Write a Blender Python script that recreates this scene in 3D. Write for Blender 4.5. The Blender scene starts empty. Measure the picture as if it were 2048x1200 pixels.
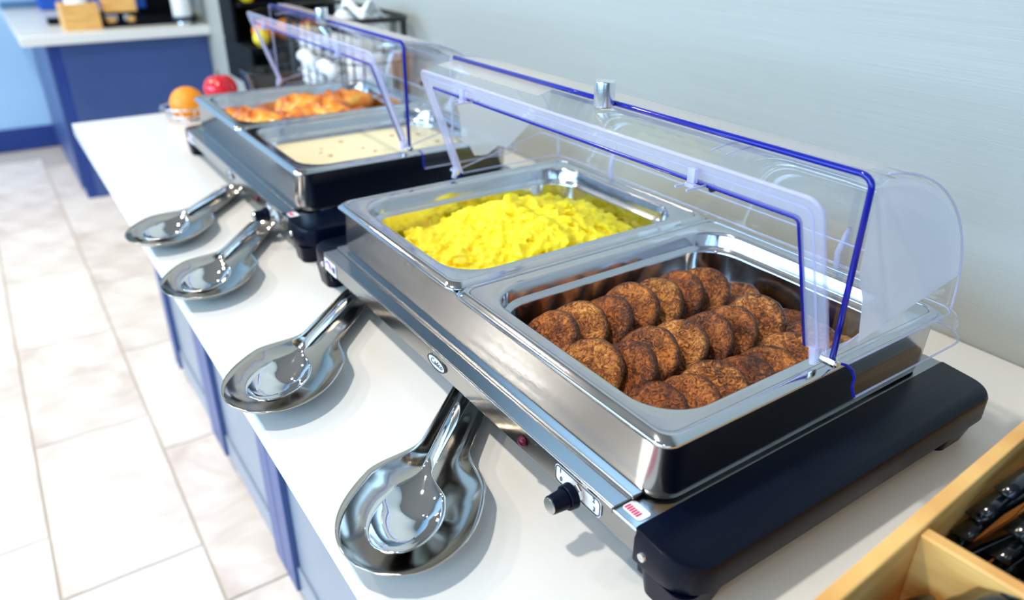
import bpy, bmesh, math, random
from mathutils import Vector, Matrix, noise
random.seed(7)
PI = math.pi
sc = bpy.context.scene
C = sc.collection

# ------------------------------------------------------------------ camera
cam_d = bpy.data.cameras.new('camera'); cam = bpy.data.objects.new('camera', cam_d); C.objects.link(cam)
cam.location = (0.78453, -0.28826, 0.39862)
cam.rotation_euler = (1.10000, -0.0069, 0.9726)
cam_d.sensor_width = 36.0; cam_d.lens = 1508.604/2048*36
cam_d.shift_x = -7.918/2048; cam_d.shift_y = -2.928/2048
cam_d.clip_start = 0.02; cam_d.clip_end = 60
cam_d.dof.use_dof = True; cam_d.dof.focus_distance = 0.60; cam_d.dof.aperture_fstop = 4.4
sc.camera = cam

# ------------------------------------------------------------------ world, lamps, exposure
w = bpy.data.worlds.new('world'); sc.world = w; w.use_nodes = True
bgn = w.node_tree.nodes['Background']
bgn.inputs[0].default_value = (0.42, 0.68, 1.0, 1); bgn.inputs[1].default_value = 1.6
vs = sc.view_settings
vs.view_transform = 'Standard'; vs.look = 'None'; vs.gamma = 1; vs.use_curve_mapping = False
vs.exposure = 0.20
sc.cycles.transparent_max_bounces = 40
sc.cycles.max_bounces = 10; sc.cycles.glossy_bounces = 6; sc.cycles.diffuse_bounces = 5
sc.cycles.use_denoising = True
sc.cycles.sample_clamp_indirect = 40.0
def lamp(name, loc, size, power, col, aim=None, shape='DISK', size_y=None, spread=None):
    d = bpy.data.lights.new(name, 'AREA'); d.shape = shape; d.size = size
    if size_y: d.size_y = size_y
    d.energy = power; d.color = col
    if spread: d.spread = spread
    o = bpy.data.objects.new(name, d); C.objects.link(o); o.location = loc
    v = (Vector(aim) - Vector(loc)) if aim else Vector((0, 0, -1))
    o.rotation_euler = v.to_track_quat('-Z', 'Y').to_euler()
    return o
LAMPS = [(-0.05, -0.68, 26, (1, .93, .83)), (-1.55, -0.62, 8, (1, .92, .82)), (1.35, -1.25, 3, (1, .90, .78)),
         (-2.9, -0.7, 5, (1, .93, .85)), (-0.35, -2.0, 4, (1, .90, .76)), (-2.05, -1.55, 34, (1, .84, .62))]
CEIL = 1.95
for i, (x, y, p, c) in enumerate(LAMPS):
    lamp('downlight_lamp', (x, y, CEIL-0.03), 0.13, p, c)
# added blue fill for daylight through unseen window openings of the long room side
lamp('blue_fill', (-0.2, -3.25, 0.85), 4.6, 74, (0.42, 0.71, 1.0), aim=(-0.2, 0, 0.0), shape='RECTANGLE', size_y=1.5, spread=math.radians(125))
lamp('blue_fill', (3.0, -1.6, 0.85), 2.2, 26, (0.40, 0.66, 1.0), aim=(0, -.6, 0.2), shape='RECTANGLE', size_y=1.4)  # added blue fill lamp; no window stands on this side

# ------------------------------------------------------------------ materials
def mat(name):
    m = bpy.data.materials.new(name); m.use_nodes = True
    return m, m.node_tree.nodes, m.node_tree.links, m.node_tree.nodes['Principled BSDF']
def simple(name, col, rough=.5, metal=0, spec=None, coat=0, noise_scale=None, noise_amt=.1, bump=0, bump_scale=80, emit=None, sss=0):
    m, n, l, b = mat(name)
    b.inputs['Base Color'].default_value = (*col, 1); b.inputs['Roughness'].default_value = rough
    b.inputs['Metallic'].default_value = metal
    if spec is not None: b.inputs['Specular IOR Level'].default_value = spec
    if coat: b.inputs['Coat Weight'].default_value = coat; b.inputs['Coat Roughness'].default_value = .08
    if sss:
        b.inputs['Subsurface Weight'].default_value = sss; b.inputs['Subsurface Radius'].default_value = (.01, .007, .003)
        b.inputs['Subsurface Scale'].default_value = 1
    tc = n.new('ShaderNodeTexCoord')
    if noise_scale:
        t = n.new('ShaderNodeTexNoise'); t.inputs['Scale'].default_value = noise_scale; t.inputs['Detail'].default_value = 5
        l.new(tc.outputs['Object'], t.inputs['Vector'])
        r = n.new('ShaderNodeValToRGB'); k = noise_amt
        r.color_ramp.elements[0].position = .3; r.color_ramp.elements[1].position = .7
        r.color_ramp.elements[0].color = (*[c*(1-k) for c in col], 1); r.color_ramp.elements[1].color = (*[min(1, c*(1+k)) for c in col], 1)
        l.new(t.outputs['Fac'], r.inputs[0]); l.new(r.outputs[0], b.inputs['Base Color'])
    if bump:
        t = n.new('ShaderNodeTexNoise'); t.inputs['Scale'].default_value = bump_scale; t.inputs['Detail'].default_value = 3
        l.new(tc.outputs['Object'], t.inputs['Vector'])
        bp = n.new('ShaderNodeBump'); bp.inputs['Strength'].default_value = bump; bp.inputs['Distance'].default_value = .002
        l.new(t.outputs['Fac'], bp.inputs['Height']); l.new(bp.outputs[0], b.inputs['Normal'])
    return m
def steel(name, col, rough, scale=(1, 1, 60), amt=.06, bump=.02, base=400, aniso=0):
    """stainless steel with fine brushing lines along one axis"""
    m, n, l, b = mat(name)
    b.inputs['Base Color'].default_value = (*col, 1); b.inputs['Metallic'].default_value = 1; b.inputs['Roughness'].default_value = rough
    if aniso:
        b.inputs['Anisotropic'].default_value = aniso
        cx_ = n.new('ShaderNodeCombineXYZ'); cx_.inputs[0].default_value = 1; l.new(cx_.outputs[0], b.inputs['Tangent'])
    tc = n.new('ShaderNodeTexCoord'); mp = n.new('ShaderNodeMapping'); mp.inputs['Scale'].default_value = scale
    t = n.new('ShaderNodeTexNoise'); t.inputs['Scale'].default_value = base/60; t.inputs['Detail'].default_value = 4
    l.new(tc.outputs['Object'], mp.inputs[0]); l.new(mp.outputs[0], t.inputs['Vector'])
    mr = n.new('ShaderNodeMapRange'); mr.inputs['To Min'].default_value = max(.01, rough-amt); mr.inputs['To Max'].default_value = rough+amt
    l.new(t.outputs['Fac'], mr.inputs['Value']); l.new(mr.outputs[0], b.inputs['Roughness'])
    if bump:
        bp = n.new('ShaderNodeBump'); bp.inputs['Strength'].default_value = bump; bp.inputs['Distance'].default_value = .001
        l.new(t.outputs['Fac'], bp.inputs['Height']); l.new(bp.outputs[0], b.inputs['Normal'])
    return m
def clear(name, tint, gloss_rough=.015, ior=1.45, extra=0.0, scale=1.0):
    """thin clear plastic: straight-through transparency plus a Fresnel-weighted reflection"""
    m, n, l, b = mat(name); n.remove(b)
    out = [x for x in n if x.type == 'OUTPUT_MATERIAL'][0]
    tr = n.new('ShaderNodeBsdfTransparent'); tr.inputs[0].default_value = (*tint, 1)
    gl = n.new('ShaderNodeBsdfGlossy'); gl.inputs['Roughness'].default_value = gloss_rough; gl.inputs[0].default_value = (.95, .97, 1, 1)
    fr = n.new('ShaderNodeFresnel')   # same reflectance from either side of the thin sheet
    ge = n.new('ShaderNodeNewGeometry'); im = n.new('ShaderNodeMapRange')
    im.inputs['To Min'].default_value = ior; im.inputs['To Max'].default_value = 1/ior
    l.new(ge.outputs['Backfacing'], im.inputs['Value']); l.new(im.outputs[0], fr.inputs[0])
    ma = n.new('ShaderNodeMath'); ma.operation = 'MULTIPLY_ADD'; ma.inputs[1].default_value = scale; ma.inputs[2].default_value = extra
    mx = n.new('ShaderNodeMixShader')
    l.new(fr.outputs[0], ma.inputs[0]); l.new(ma.outputs[0], mx.inputs[0]); l.new(tr.outputs[0], mx.inputs[1]); l.new(gl.outputs[0], mx.inputs[2])
    l.new(mx.outputs[0], out.inputs[0])
    return m
def milky(name, col, tint, fac, rough=.1, trans=0):
    m, n, l, b = mat(name); out = [x for x in n if x.type == 'OUTPUT_MATERIAL'][0]
    b.inputs['Base Color'].default_value = (*col, 1); b.inputs['Roughness'].default_value = rough
    b.inputs['Coat Weight'].default_value = .3
    tr = n.new('ShaderNodeBsdfTransparent'); tr.inputs[0].default_value = (*tint, 1)
    mx = n.new('ShaderNodeMixShader'); mx.inputs[0].default_value = fac
    src = b.outputs[0]
    if trans:
        tl = n.new('ShaderNodeBsdfTranslucent'); tl.inputs[0].default_value = (*col, 1)
        m2 = n.new('ShaderNodeMixShader'); m2.inputs[0].default_value = trans
        l.new(b.outputs[0], m2.inputs[1]); l.new(tl.outputs[0], m2.inputs[2]); src = m2.outputs[0]
    l.new(tr.outputs[0], mx.inputs[1]); l.new(src, mx.inputs[2]); l.new(mx.outputs[0], out.inputs[0])
    return m
M = {}
M['steel'] = steel('brushed_steel', (.38, .385, .39), .22, scale=(1, 60, 60), aniso=.5)
M['steel_v'] = steel('brushed_steel_upright', (.40, .405, .41), .18, scale=(.3, 1, 60), aniso=.6, bump=0)
M['pan'] = steel('pan_steel', (.60, .61, .63), .13, scale=(8, 8, 8), bump=.01, amt=.05)
M['polished'] = simple('polished_steel', (.80, .80, .80), .035, 1)
M['satin'] = steel('satin_steel', (.52, .48, .43), .13, scale=(10, 10, 10), bump=.008, amt=.04)
M['alu'] = steel('turned_aluminium', (.86, .88, .90), .22, scale=(1, 1, 40))
M['black'] = simple('black_moulded_plastic', (.0010, .0030, .0120), .28, spec=.16, bump=.05, bump_scale=900)
M['blackgloss'] = simple('black_glossy_plastic', (.004, .006, .008), .12, coat=.5)
M['clear'] = clear('clear_plastic', (.986, .988, .996), scale=1.0)
M['clear_edge'] = milky('pale_plastic_edge', (.70, .72, .90), (.90, .90, 1.0), .42)
M['blue_edge'] = milky('blue_plastic_edge', (.011, .018, .36), (.10, .13, .80), .74)
M['lilac'] = milky('lilac_plastic_fold', (.86, .85, .95), (.92, .91, .98), .26)
M['glare'] = milky('cloudy_glare', (.90, .94, 1.0), (.92, .96, 1.0), .80, .35, trans=.5)  # bright reflections on the lid ends, put into a milky colour
M['roof_glare'] = milky('thin_roof_glare', (.95, .93, .92), (.97, .97, 1.0), .40, .35, trans=.5)  # whitish reflection on the lid roof, put into the colour
M['stone'] = simple('white_quartz', (.78, .775, .75), .26, noise_scale=3, noise_amt=.015, spec=.35)
M['blue'] = simple('blue_cabinet_paint', (.030, .070, .22), .34, noise_scale=4, noise_amt=.08)
M['blue_panel'] = simple('blue_cabinet_panel', (.045, .090, .26), .36, noise_scale=4, noise_amt=.08)
M['grey_sheen'] = simple('door_panel_grey_sheen', (.30, .33, .38), .34, noise_scale=5, noise_amt=.06)  # blue door paint with its grazing floor reflection mixed into the colour
M['toe'] = simple('dark_toe_kick', (.03, .05, .09), .5)
M['navy'] = simple('navy_baseboard', (.012, .045, .25), .4)
M['farwall'] = simple('light_blue_wall', (.40, .66, .95), .7, noise_scale=1.5, noise_amt=.05)
M['ceiling'] = simple('ceiling_paint', (.30, .27, .24), .9)
M['darkwall'] = simple('dark_wall_paint', (.10, .10, .11), .8)
M['grout'] = simple('grout', (.58, .53, .47), .9)
M['red_lamp'] = simple('dark_red_lens', (.10, .001, .015), .2, spec=.3)
M['white'] = simple('white_paper', (.88, .90, .92), .6)
M['decal_white'] = simple('white_decal', (.85, .86, .88), .4)
M['decal_black'] = simple('black_decal', (.01, .012, .02), .4)
M['decal_pink'] = simple('red_decal', (.75, .02, .12), .4)
M['decal_purple'] = simple('purple_decal', (.35, .08, .5), .4)
M['orange'] = simple('orange_peel', (.95, .30, .01), .4, noise_scale=30, noise_amt=.08, bump=.3, bump_scale=300)
M['apple'] = simple('red_apple_skin', (.65, .005, .02), .22, noise_scale=20, noise_amt=.3, coat=.3)
M['lemon'] = simple('yellow_lemon_skin', (.95, .70, .02), .4, noise_scale=20, noise_amt=.1)
M['potato'] = simple('tan_bread_crust', (.75, .42, .12), .6, noise_scale=20, noise_amt=.2)
M['stem'] = simple('brown_stem', (.12, .06, .02), .7)
def wall_mat():
    m, n, l, b = mat('grey_textured_wallcovering')
    tc = n.new('ShaderNodeTexCoord'); mp = n.new('ShaderNodeMapping'); mp.inputs['Scale'].default_value = (4, 4, 620)
    t = n.new('ShaderNodeTexNoise'); t.inputs['Scale'].default_value = 1; t.inputs['Detail'].default_value = 6; t.inputs['Roughness'].default_value = .7
    l.new(tc.outputs['Object'], mp.inputs[0]); l.new(mp.outputs[0], t.inputs['Vector'])
    r = n.new('ShaderNodeValToRGB'); r.color_ramp.elements[0].position = .30; r.color_ramp.elements[1].position = .70
    r.color_ramp.elements[0].color = (.375, .400, .375, 1); r.color_ramp.elements[1].color = (.445, .465, .435, 1)
    l.new(t.outputs['Fac'], r.inputs[0]); l.new(r.outputs[0], b.inputs['Base Color'])
    b.inputs['Roughness'].default_value = .55
    bp = n.new('ShaderNodeBump'); bp.inputs['Strength'].default_value = .3; bp.inputs['Distance'].default_value = .001
    l.new(t.outputs['Fac'], bp.inputs['Height']); l.new(bp.outputs[0], b.inputs['Normal'])
    return m
M['wall'] = wall_mat()
def tile_mat(name, v1, v2):
    m, n, l, b = mat(name)
    tc = n.new('ShaderNodeTexCoord')
    t = n.new('ShaderNodeTexNoise'); t.inputs['Scale'].default_value = 5; t.inputs['Detail'].default_value = 7; t.inputs['Distortion'].default_value = 1.5
    l.new(tc.outputs['Object'], t.inputs['Vector'])
    r = n.new('ShaderNodeValToRGB'); e = r.color_ramp.elements; e[0].position = .34; e[1].position = .56
    e[0].color = (*v1, 1); e[1].color = (*v2, 1)
    l.new(t.outputs['Fac'], r.inputs[0]); l.new(r.outputs[0], b.inputs['Base Color'])
    b.inputs['Roughness'].default_value = .42
    return m
TILES = [tile_mat('marbled_floor_tile_a', (.75, .63, .54), (.93, .82, .72)), tile_mat('marbled_floor_tile_b', (.81, .70, .61), (.95, .85, .76)),
         tile_mat('marbled_floor_tile_c', (.69, .56, .47), (.91, .79, .70))]
def wood_mat():
    m, n, l, b = mat('bamboo_wood')
    tc = n.new('ShaderNodeTexCoord'); mp = n.new('ShaderNodeMapping'); mp.inputs['Scale'].default_value = (14, 14, 120)
    t = n.new('ShaderNodeTexNoise'); t.inputs['Scale'].default_value = 1; t.inputs['Detail'].default_value = 4
    l.new(tc.outputs['Object'], mp.inputs[0]); l.new(mp.outputs[0], t.inputs['Vector'])
    r = n.new('ShaderNodeValToRGB'); e = r.color_ramp.elements; e[0].position = .3; e[1].position = .7
    e[0].color = (.76, .36, .09, 1); e[1].color = (.98, .61, .20, 1)
    l.new(t.outputs['Fac'], r.inputs[0]); l.new(r.outputs[0], b.inputs['Base Color']); b.inputs['Roughness'].default_value = .42
    return m
M['wood'] = wood_mat()
def patty_mat(name, a, bcol, c):
    m, n, l, b = mat(name)
    tc = n.new('ShaderNodeTexCoord'); oi = n.new('ShaderNodeObjectInfo')
    ad = n.new('ShaderNodeVectorMath'); ad.operation = 'ADD'
    l.new(tc.outputs['Object'], ad.inputs[0]); l.new(oi.outputs['Location'], ad.inputs[1])
    t = n.new('ShaderNodeTexNoise'); t.inputs['Scale'].default_value = 230; t.inputs['Detail'].default_value = 5; t.inputs['Distortion'].default_value = 1.6
    l.new(ad.outputs[0], t.inputs['Vector'])
    t2 = n.new('ShaderNodeTexNoise'); t2.inputs['Scale'].default_value = 45; t2.inputs['Detail'].default_value = 4
    l.new(ad.outputs[0], t2.inputs['Vector'])
    sm = n.new('ShaderNodeMath'); sm.operation = 'MULTIPLY_ADD'; sm.inputs[1].default_value = .6
    l.new(t.outputs['Fac'], sm.inputs[0])
    s2 = n.new('ShaderNodeMath'); s2.operation = 'MULTIPLY'; s2.inputs[1].default_value = .4; l.new(t2.outputs['Fac'], s2.inputs[0]); l.new(s2.outputs[0], sm.inputs[2])
    r = n.new('ShaderNodeValToRGB'); e = r.color_ramp.elements
    e[0].position = .36; e[0].color = (*a, 1); e[1].position = .66; e[1].color = (*c, 1)
    x = e.new(.47); x.color = (*bcol, 1)
    l.new(sm.outputs[0], r.inputs[0])
    # the browned crust is darker round the edge of each disc
    sx = n.new('ShaderNodeSeparateXYZ'); l.new(tc.outputs['Object'], sx.inputs[0])
    cb = n.new('ShaderNodeCombineXYZ'); l.new(sx.outputs[0], cb.inputs[0]); l.new(sx.outputs[1], cb.inputs[1])
    ln = n.new('ShaderNodeVectorMath'); ln.operation = 'LENGTH'; l.new(cb.outputs[0], ln.inputs[0])
    mr = n.new('ShaderNodeMapRange'); mr.inputs['From Min'].default_value = .0262; mr.inputs['From Max'].default_value = .0300
    mr.inputs['To Min'].default_value = 0; mr.inputs['To Max'].default_value = .85; l.new(ln.outputs['Value'], mr.inputs['Value'])
    mc = n.new('ShaderNodeMix'); mc.data_type = 'RGBA'; mc.inputs[7].default_value = (.030, .008, .002, 1)
    l.new(mr.outputs[0], mc.inputs[0]); l.new(r.outputs[0], mc.inputs[6]); l.new(mc.outputs[2], b.inputs['Base Color'])
    b.inputs['Roughness'].default_value = .36; b.inputs['Specular IOR Level'].default_value = .38
    bp = n.new('ShaderNodeBump'); bp.inputs['Strength'].default_value = 1; bp.inputs['Distance'].default_value = .0026
    l.new(t.outputs['Fac'], bp.inputs['Height']); l.new(bp.outputs[0], b.inputs['Normal'])
    return m
PATTY = [patty_mat('browned_sausage_a', (.018, .005, .001), (.19, .042, .003), (.72, .24, .040)),
         patty_mat('browned_sausage_b', (.012, .004, .001), (.12, .025, .002), (.54, .15, .022)),
         patty_mat('browned_sausage_c', (.024, .007, .002), (.26, .066, .005), (.90, .38, .085))]
def egg_mat():
    m, n, l, b = mat('scrambled_egg')
    tc = n.new('ShaderNodeTexCoord'); t = n.new('ShaderNodeTexNoise'); t.inputs['Scale'].default_value = 38; t.inputs['Detail'].default_value = 4
    l.new(tc.outputs['Object'], t.inputs['Vector'])
    r = n.new('ShaderNodeValToRGB'); e = r.color_ramp.elements
    e[0].position = .27; e[0].color = (.92, .52, .008, 1); e[1].position = .42; e[1].color = (1.0, .79, .012, 1)
    l.new(t.outputs['Fac'], r.inputs[0]); l.new(r.outputs[0], b.inputs['Base Color'])
    b.inputs['Roughness'].default_value = .5
    b.inputs['Subsurface Weight'].default_value = .6; b.inputs['Subsurface Radius'].default_value = (.008, .007, .002); b.inputs['Subsurface Scale'].default_value = 1
    t3 = n.new('ShaderNodeTexNoise'); t3.inputs['Scale'].default_value = 260
    l.new(tc.outputs['Object'], t3.inputs['Vector'])
    bp = n.new('ShaderNodeBump'); bp.inputs['Strength'].default_value = .25; bp.inputs['Distance'].default_value = .001
    l.new(t3.outputs['Fac'], bp.inputs['Height']); l.new(bp.outputs[0], b.inputs['Normal'])
    return m
M['egg'] = egg_mat()
def crust_mat():
    m, n, l, b = mat('golden_pastry_crust')
    tc = n.new('ShaderNodeTexCoord'); t = n.new('ShaderNodeTexNoise'); t.inputs['Scale'].default_value = 22; t.inputs['Detail'].default_value = 3; t.inputs['Distortion'].default_value = .6
    l.new(tc.outputs['Object'], t.inputs['Vector'])
    r = n.new('ShaderNodeValToRGB'); e = r.color_ramp.elements
    e[0].position = .38; e[0].color = (.42, .07, .003, 1); e[1].position = .64; e[1].color = (1.0, .60, .08, 1)
    x = e.new(.50); x.color = (.88, .24, .008, 1)
    l.new(t.outputs['Fac'], r.inputs[0]); l.new(r.outputs[0], b.inputs['Base Color']); b.inputs['Roughness'].default_value = .35
    b.inputs['Coat Weight'].default_value = .3
    return m
M['crust'] = crust_mat()
M['gravy'] = simple('cream_gravy', (.90, .80, .50), .30, noise_scale=14, noise_amt=.05)
M['meat_bit'] = simple('gravy_meat', (.55, .30, .18), .5)
M['wire'] = simple('chrome_wire', (.8, .8, .8), .12, 1)
M['black_wire'] = simple('black_wire', (.012, .014, .013), .4)
M['coffee'] = simple('dark_appliance', (.003, .004, .006), .55, spec=.1)
M['teal'] = simple('slate_surface', (.08, .2, .36), .6)
M['bluebox'] = simple('royal_blue_plastic', (.01, .10, .55), .4)

# ------------------------------------------------------------------ helpers
def link(me, name, m, parent=None, smooth=False, bevel=0, solid=0, sub=0, autos=True):
    o = bpy.data.objects.new(name, me); C.objects.link(o)
    if m: me.materials.append(m)
    if parent: o.parent = parent
    if smooth:
        for p in me.polygons: p.use_smooth = True
    if bevel:
        b = o.modifiers.new('bevel', 'BEVEL'); b.width = bevel; b.segments = 3; b.limit_method = 'ANGLE'; b.angle_limit = math.radians(35)
        for p in me.polygons: p.use_smooth = True
        try: me.set_sharp_from_angle(angle=math.radians(50))
        except Exception: pass
        b.harden_normals = False
    if solid:
        s = o.modifiers.new('solid', 'SOLIDIFY'); s.thickness = solid; s.offset = 0
    if sub:
        s = o.modifiers.new('sub', 'SUBSURF'); s.levels = sub; s.render_levels = sub
    return o
def bobj(name, bm, m, parent=None, **k):
    me = bpy.data.meshes.new(name); bmesh.ops.recalc_face_normals(bm, faces=bm.faces); bm.to_mesh(me); bm.free()
    return link(me, name, m, parent, **k)
def box(bm, x0, x1, y0, y1, z0, z1, mtx=None):
    vs_ = [bm.verts.new(v) for v in [(x0, y0, z0), (x1, y0, z0), (x1, y1, z0), (x0, y1, z0), (x0, y0, z1), (x1, y0, z1), (x1, y1, z1), (x0, y1, z1)]]
    for f in [(0, 3, 2, 1), (4, 5, 6, 7), (0, 1, 5, 4), (1, 2, 6, 5), (2, 3, 7, 6), (3, 0, 4, 7)]: bm.faces.new([vs_[i] for i in f])
    if mtx: bmesh.ops.transform(bm, matrix=mtx, verts=vs_)
    return vs_
def boxo(name, x0, x1, y0, y1, z0, z1, m, parent=None, bevel=0, **k):
    bm = bmesh.new(); box(bm, x0, x1, y0, y1, z0, z1); return bobj(name, bm, m, parent, bevel=bevel, **k)
def cyl(bm, p0, p1, r0, r1=None, n=24, caps=True):
    r1 = r0 if r1 is None else r1
    p0, p1 = Vector(p0), Vector(p1); d = (p1-p0).normalized()
    a = d.orthogonal().normalized(); b = d.cross(a)
    R0 = [bm.verts.new(p0+(a*math.cos(2*PI*i/n)+b*math.sin(2*PI*i/n))*r0) for i in range(n)]
    R1 = [bm.verts.new(p1+(a*math.cos(2*PI*i/n)+b*math.sin(2*PI*i/n))*r1) for i in range(n)]
    for i in range(n): bm.faces.new((R0[i], R0[(i+1) % n], R1[(i+1) % n], R1[i]))
    if caps: bm.faces.new(R0[::-1]); bm.faces.new(R1)
def tube(bm, pts, r, n=8, closed=False):
    pts = [Vector(p) for p in pts]; N = len(pts); rings = []; prev = None
    for i, p in enumerate(pts):
        if closed: d = pts[(i+1) % N]-pts[i-1]
        else: d = pts[min(i+1, N-1)]-pts[max(i-1, 0)]
        d.normalize()
        a = d.orthogonal().normalized() if prev is None else (prev-d*prev.dot(d)).normalized()
        prev = a; b = d.cross(a)
        rr = r[i] if isinstance(r, (list, tuple)) else r
        rings.append([bm.verts.new(p+(a*math.cos(2*PI*k/n)+b*math.sin(2*PI*k/n))*rr) for k in range(n)])
    for i in range(N if closed else N-1):
        A, B = rings[i], rings[(i+1) % N]
        for k in range(n): bm.faces.new((A[k], A[(k+1) % n], B[(k+1) % n], B[k]))
    if not closed: bm.faces.new(rings[0][::-1]); bm.faces.new(rings[-1])
def rrect(x0, x1, y0, y1, r, seg=8, z=0):
    """rounded rectangle outline; r may be one radius or four (x0y0, x1y0, x1y1, x0y1)"""
    rs = r if isinstance(r, (list, tuple)) else [r]*4; pts = []
    for (cx, cy, a0), rr in zip([(x0, y0, PI), (x1, y0, 1.5*PI), (x1, y1, 0), (x0, y1, .5*PI)], rs):
        sx = 1 if cx == x0 else -1; sy = 1 if cy == y0 else -1
        for i in range(seg+1):
            a = a0+.5*PI*i/seg
            pts.append((cx+sx*rr+rr*math.cos(a), cy+sy*rr+rr*math.sin(a), z))
    return pts
def loft(bm, rings, cap0=False, cap1=False):
    R = [[bm.verts.new(p) for p in r] for r in rings]; n = len(R[0])
    for A, B in zip(R, R[1:]):
        for i in range(n): bm.faces.new((A[i], A[(i+1) % n], B[(i+1) % n], B[i]))
    if cap0: bm.faces.new(R[0][::-1])
    if cap1: bm.faces.new(R[-1])
    return R
def grid(fn, nu, nv, closed_v=False):
    bm = bmesh.new(); V = [[bm.verts.new(fn(i/(nu-1), j/(nv if closed_v else nv-1))) for j in range(nv)] for i in range(nu)]
    for i in range(nu-1):
        for j in range(nv if closed_v else nv-1):
            bm.faces.new((V[i][j], V[i+1][j], V[i+1][(j+1) % nv], V[i][(j+1) % nv]))
    return bm
def thing(name, label, cat, loc=(0, 0, 0), rz=0, group=None):
    o = bpy.data.objects.new(name, None); C.objects.link(o); o.empty_display_size = .05
    o.location = loc; o.rotation_euler = (0, 0, rz); tag(o, label, cat, group); return o
def tag(o, label, cat=None, group=None, kind=None):
    o['label'] = label
    if cat: o['category'] = cat
    if group: o['group'] = group
    if kind: o['kind'] = kind
    return o
def struct(o, label=None):
    o['kind'] = 'structure'
    if label: o['label'] = label
    return o
def lathe(bm, prof, c=(0, 0, 0), n=32, axis='z'):
    rings = []
    for r, z in prof:
        rings.append([(c[0]+r*math.cos(2*PI*i/n), c[1]+r*math.sin(2*PI*i/n), c[2]+z) for i in range(n)])
    loft(bm, rings, cap0=True, cap1=True)
def text_mesh(s, size, name, m, parent, mtx, shear=0, ext=.0002):
    cu = bpy.data.curves.new(name, 'FONT'); cu.body = s; cu.size = size; cu.align_x = 'CENTER'; cu.align_y = 'CENTER'; cu.extrude = ext; cu.shear = shear
    cu.resolution_u = 3
    to = bpy.data.objects.new(name+'_tmp', cu); C.objects.link(to)
    dg = bpy.context.evaluated_depsgraph_get(); me = bpy.data.meshes.new_from_object(to.evaluated_get(dg)); me.name = name
    bpy.data.objects.remove(to); me.transform(mtx); me.materials.clear()
    return link(me, name, m, parent)

# ------------------------------------------------------------------ room shell
FL = -0.64; WY = 0.4927; XF = -3.55; XB = 3.2; YL = -3.4
# floor: a grout bed with every tile a part
floor = boxo('floor', XF, XB, YL, WY+.02, FL-.06, FL-.004, M['grout']); struct(floor, 'grout bed under large marbled floor tiles')
TW, TL = .2315, .489
tile_me = {}
def tile_mesh(k):
    bm = bmesh.new(); box(bm, -TL/2+.003, TL/2-.003, -TW/2+.003, TW/2-.003, -.01, 0)
    me = bpy.data.meshes.new('tile'); bmesh.ops.recalc_face_normals(bm, faces=bm.faces); bm.to_mesh(me); bm.free(); me.materials.append(TILES[k]); return me
for k in range(3): tile_me[k] = tile_mesh(k)
rows = range(-6, 3); cnt = 0
for r in rows:
    yc = -.292 + r*TW
    off = -.39 + (r % 3)*(.156) - .245
    for q in range(-8, 4):
        xc = off+q*TL
        if xc-TL/2 < XF or xc+TL/2 > 1.2 or yc+TW/2 > WY: continue
        if yc > 0 and xc > -1.5: continue
        t = bpy.data.objects.new('tile', tile_me[(r*5+q*7) % 3]); C.objects.link(t); t.parent = floor
        t.location = (xc, yc, FL)
        t.matrix_parent_inverse = Matrix.Identity(4)
struct(boxo('wall_right', XF-.1, XB, WY, WY+.1, FL-.1, CEIL+.1, M['wall']), 'grey wall with fine horizontal woven texture')
struct(boxo('wall_back', XF-.1, XF, YL, WY, FL-.1, CEIL+.1, M['farwall']), 'pale blue end wall behind the far counter')
struct(boxo('baseboard_back', XF, XF+.012, YL, -.079, FL, FL+.105, M['navy'], bevel=.003), 'navy blue baseboard on the pale blue end wall')
struct(boxo('ceiling', XF-.1, XB, YL-.1, WY+.1, CEIL, CEIL+.1, M['ceiling']), 'plain ceiling')
bm = bmesh.new()
box(bm, XF-.1, XB, YL-.1, YL, FL, .1); box(bm, XF-.1, XB, YL-.1, YL, 1.6, CEIL)
for x in (XF-.1, -2.1, -.62, .86, 2.35): box(bm, x, x+.28, YL-.1, YL, .1, 1.6)
struct(bobj('wall_left', bm, M['darkwall']), 'room side with tall window openings')
bm = bmesh.new(); box(bm, XB, XB+.1, YL-.1, WY+.1, FL, CEIL)
struct(bobj('wall_front', bm, M['darkwall']), 'dark wall behind the viewer')
for i, (x, y, p, c) in enumerate(LAMPS):
    t = thing('downlight', 'round recessed ceiling downlight number %s along the room' % ('one two three four five six'.split()[i]), 'light', (x, y, CEIL), group='ceiling downlights')
    bm = bmesh.new(); lathe(bm, [(.066, -.024), (.088, -.024), (.09, -.004), (.09, 0), (.066, 0)], n=28); bobj('trim_ring', bm, M['ceiling'], t)

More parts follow.
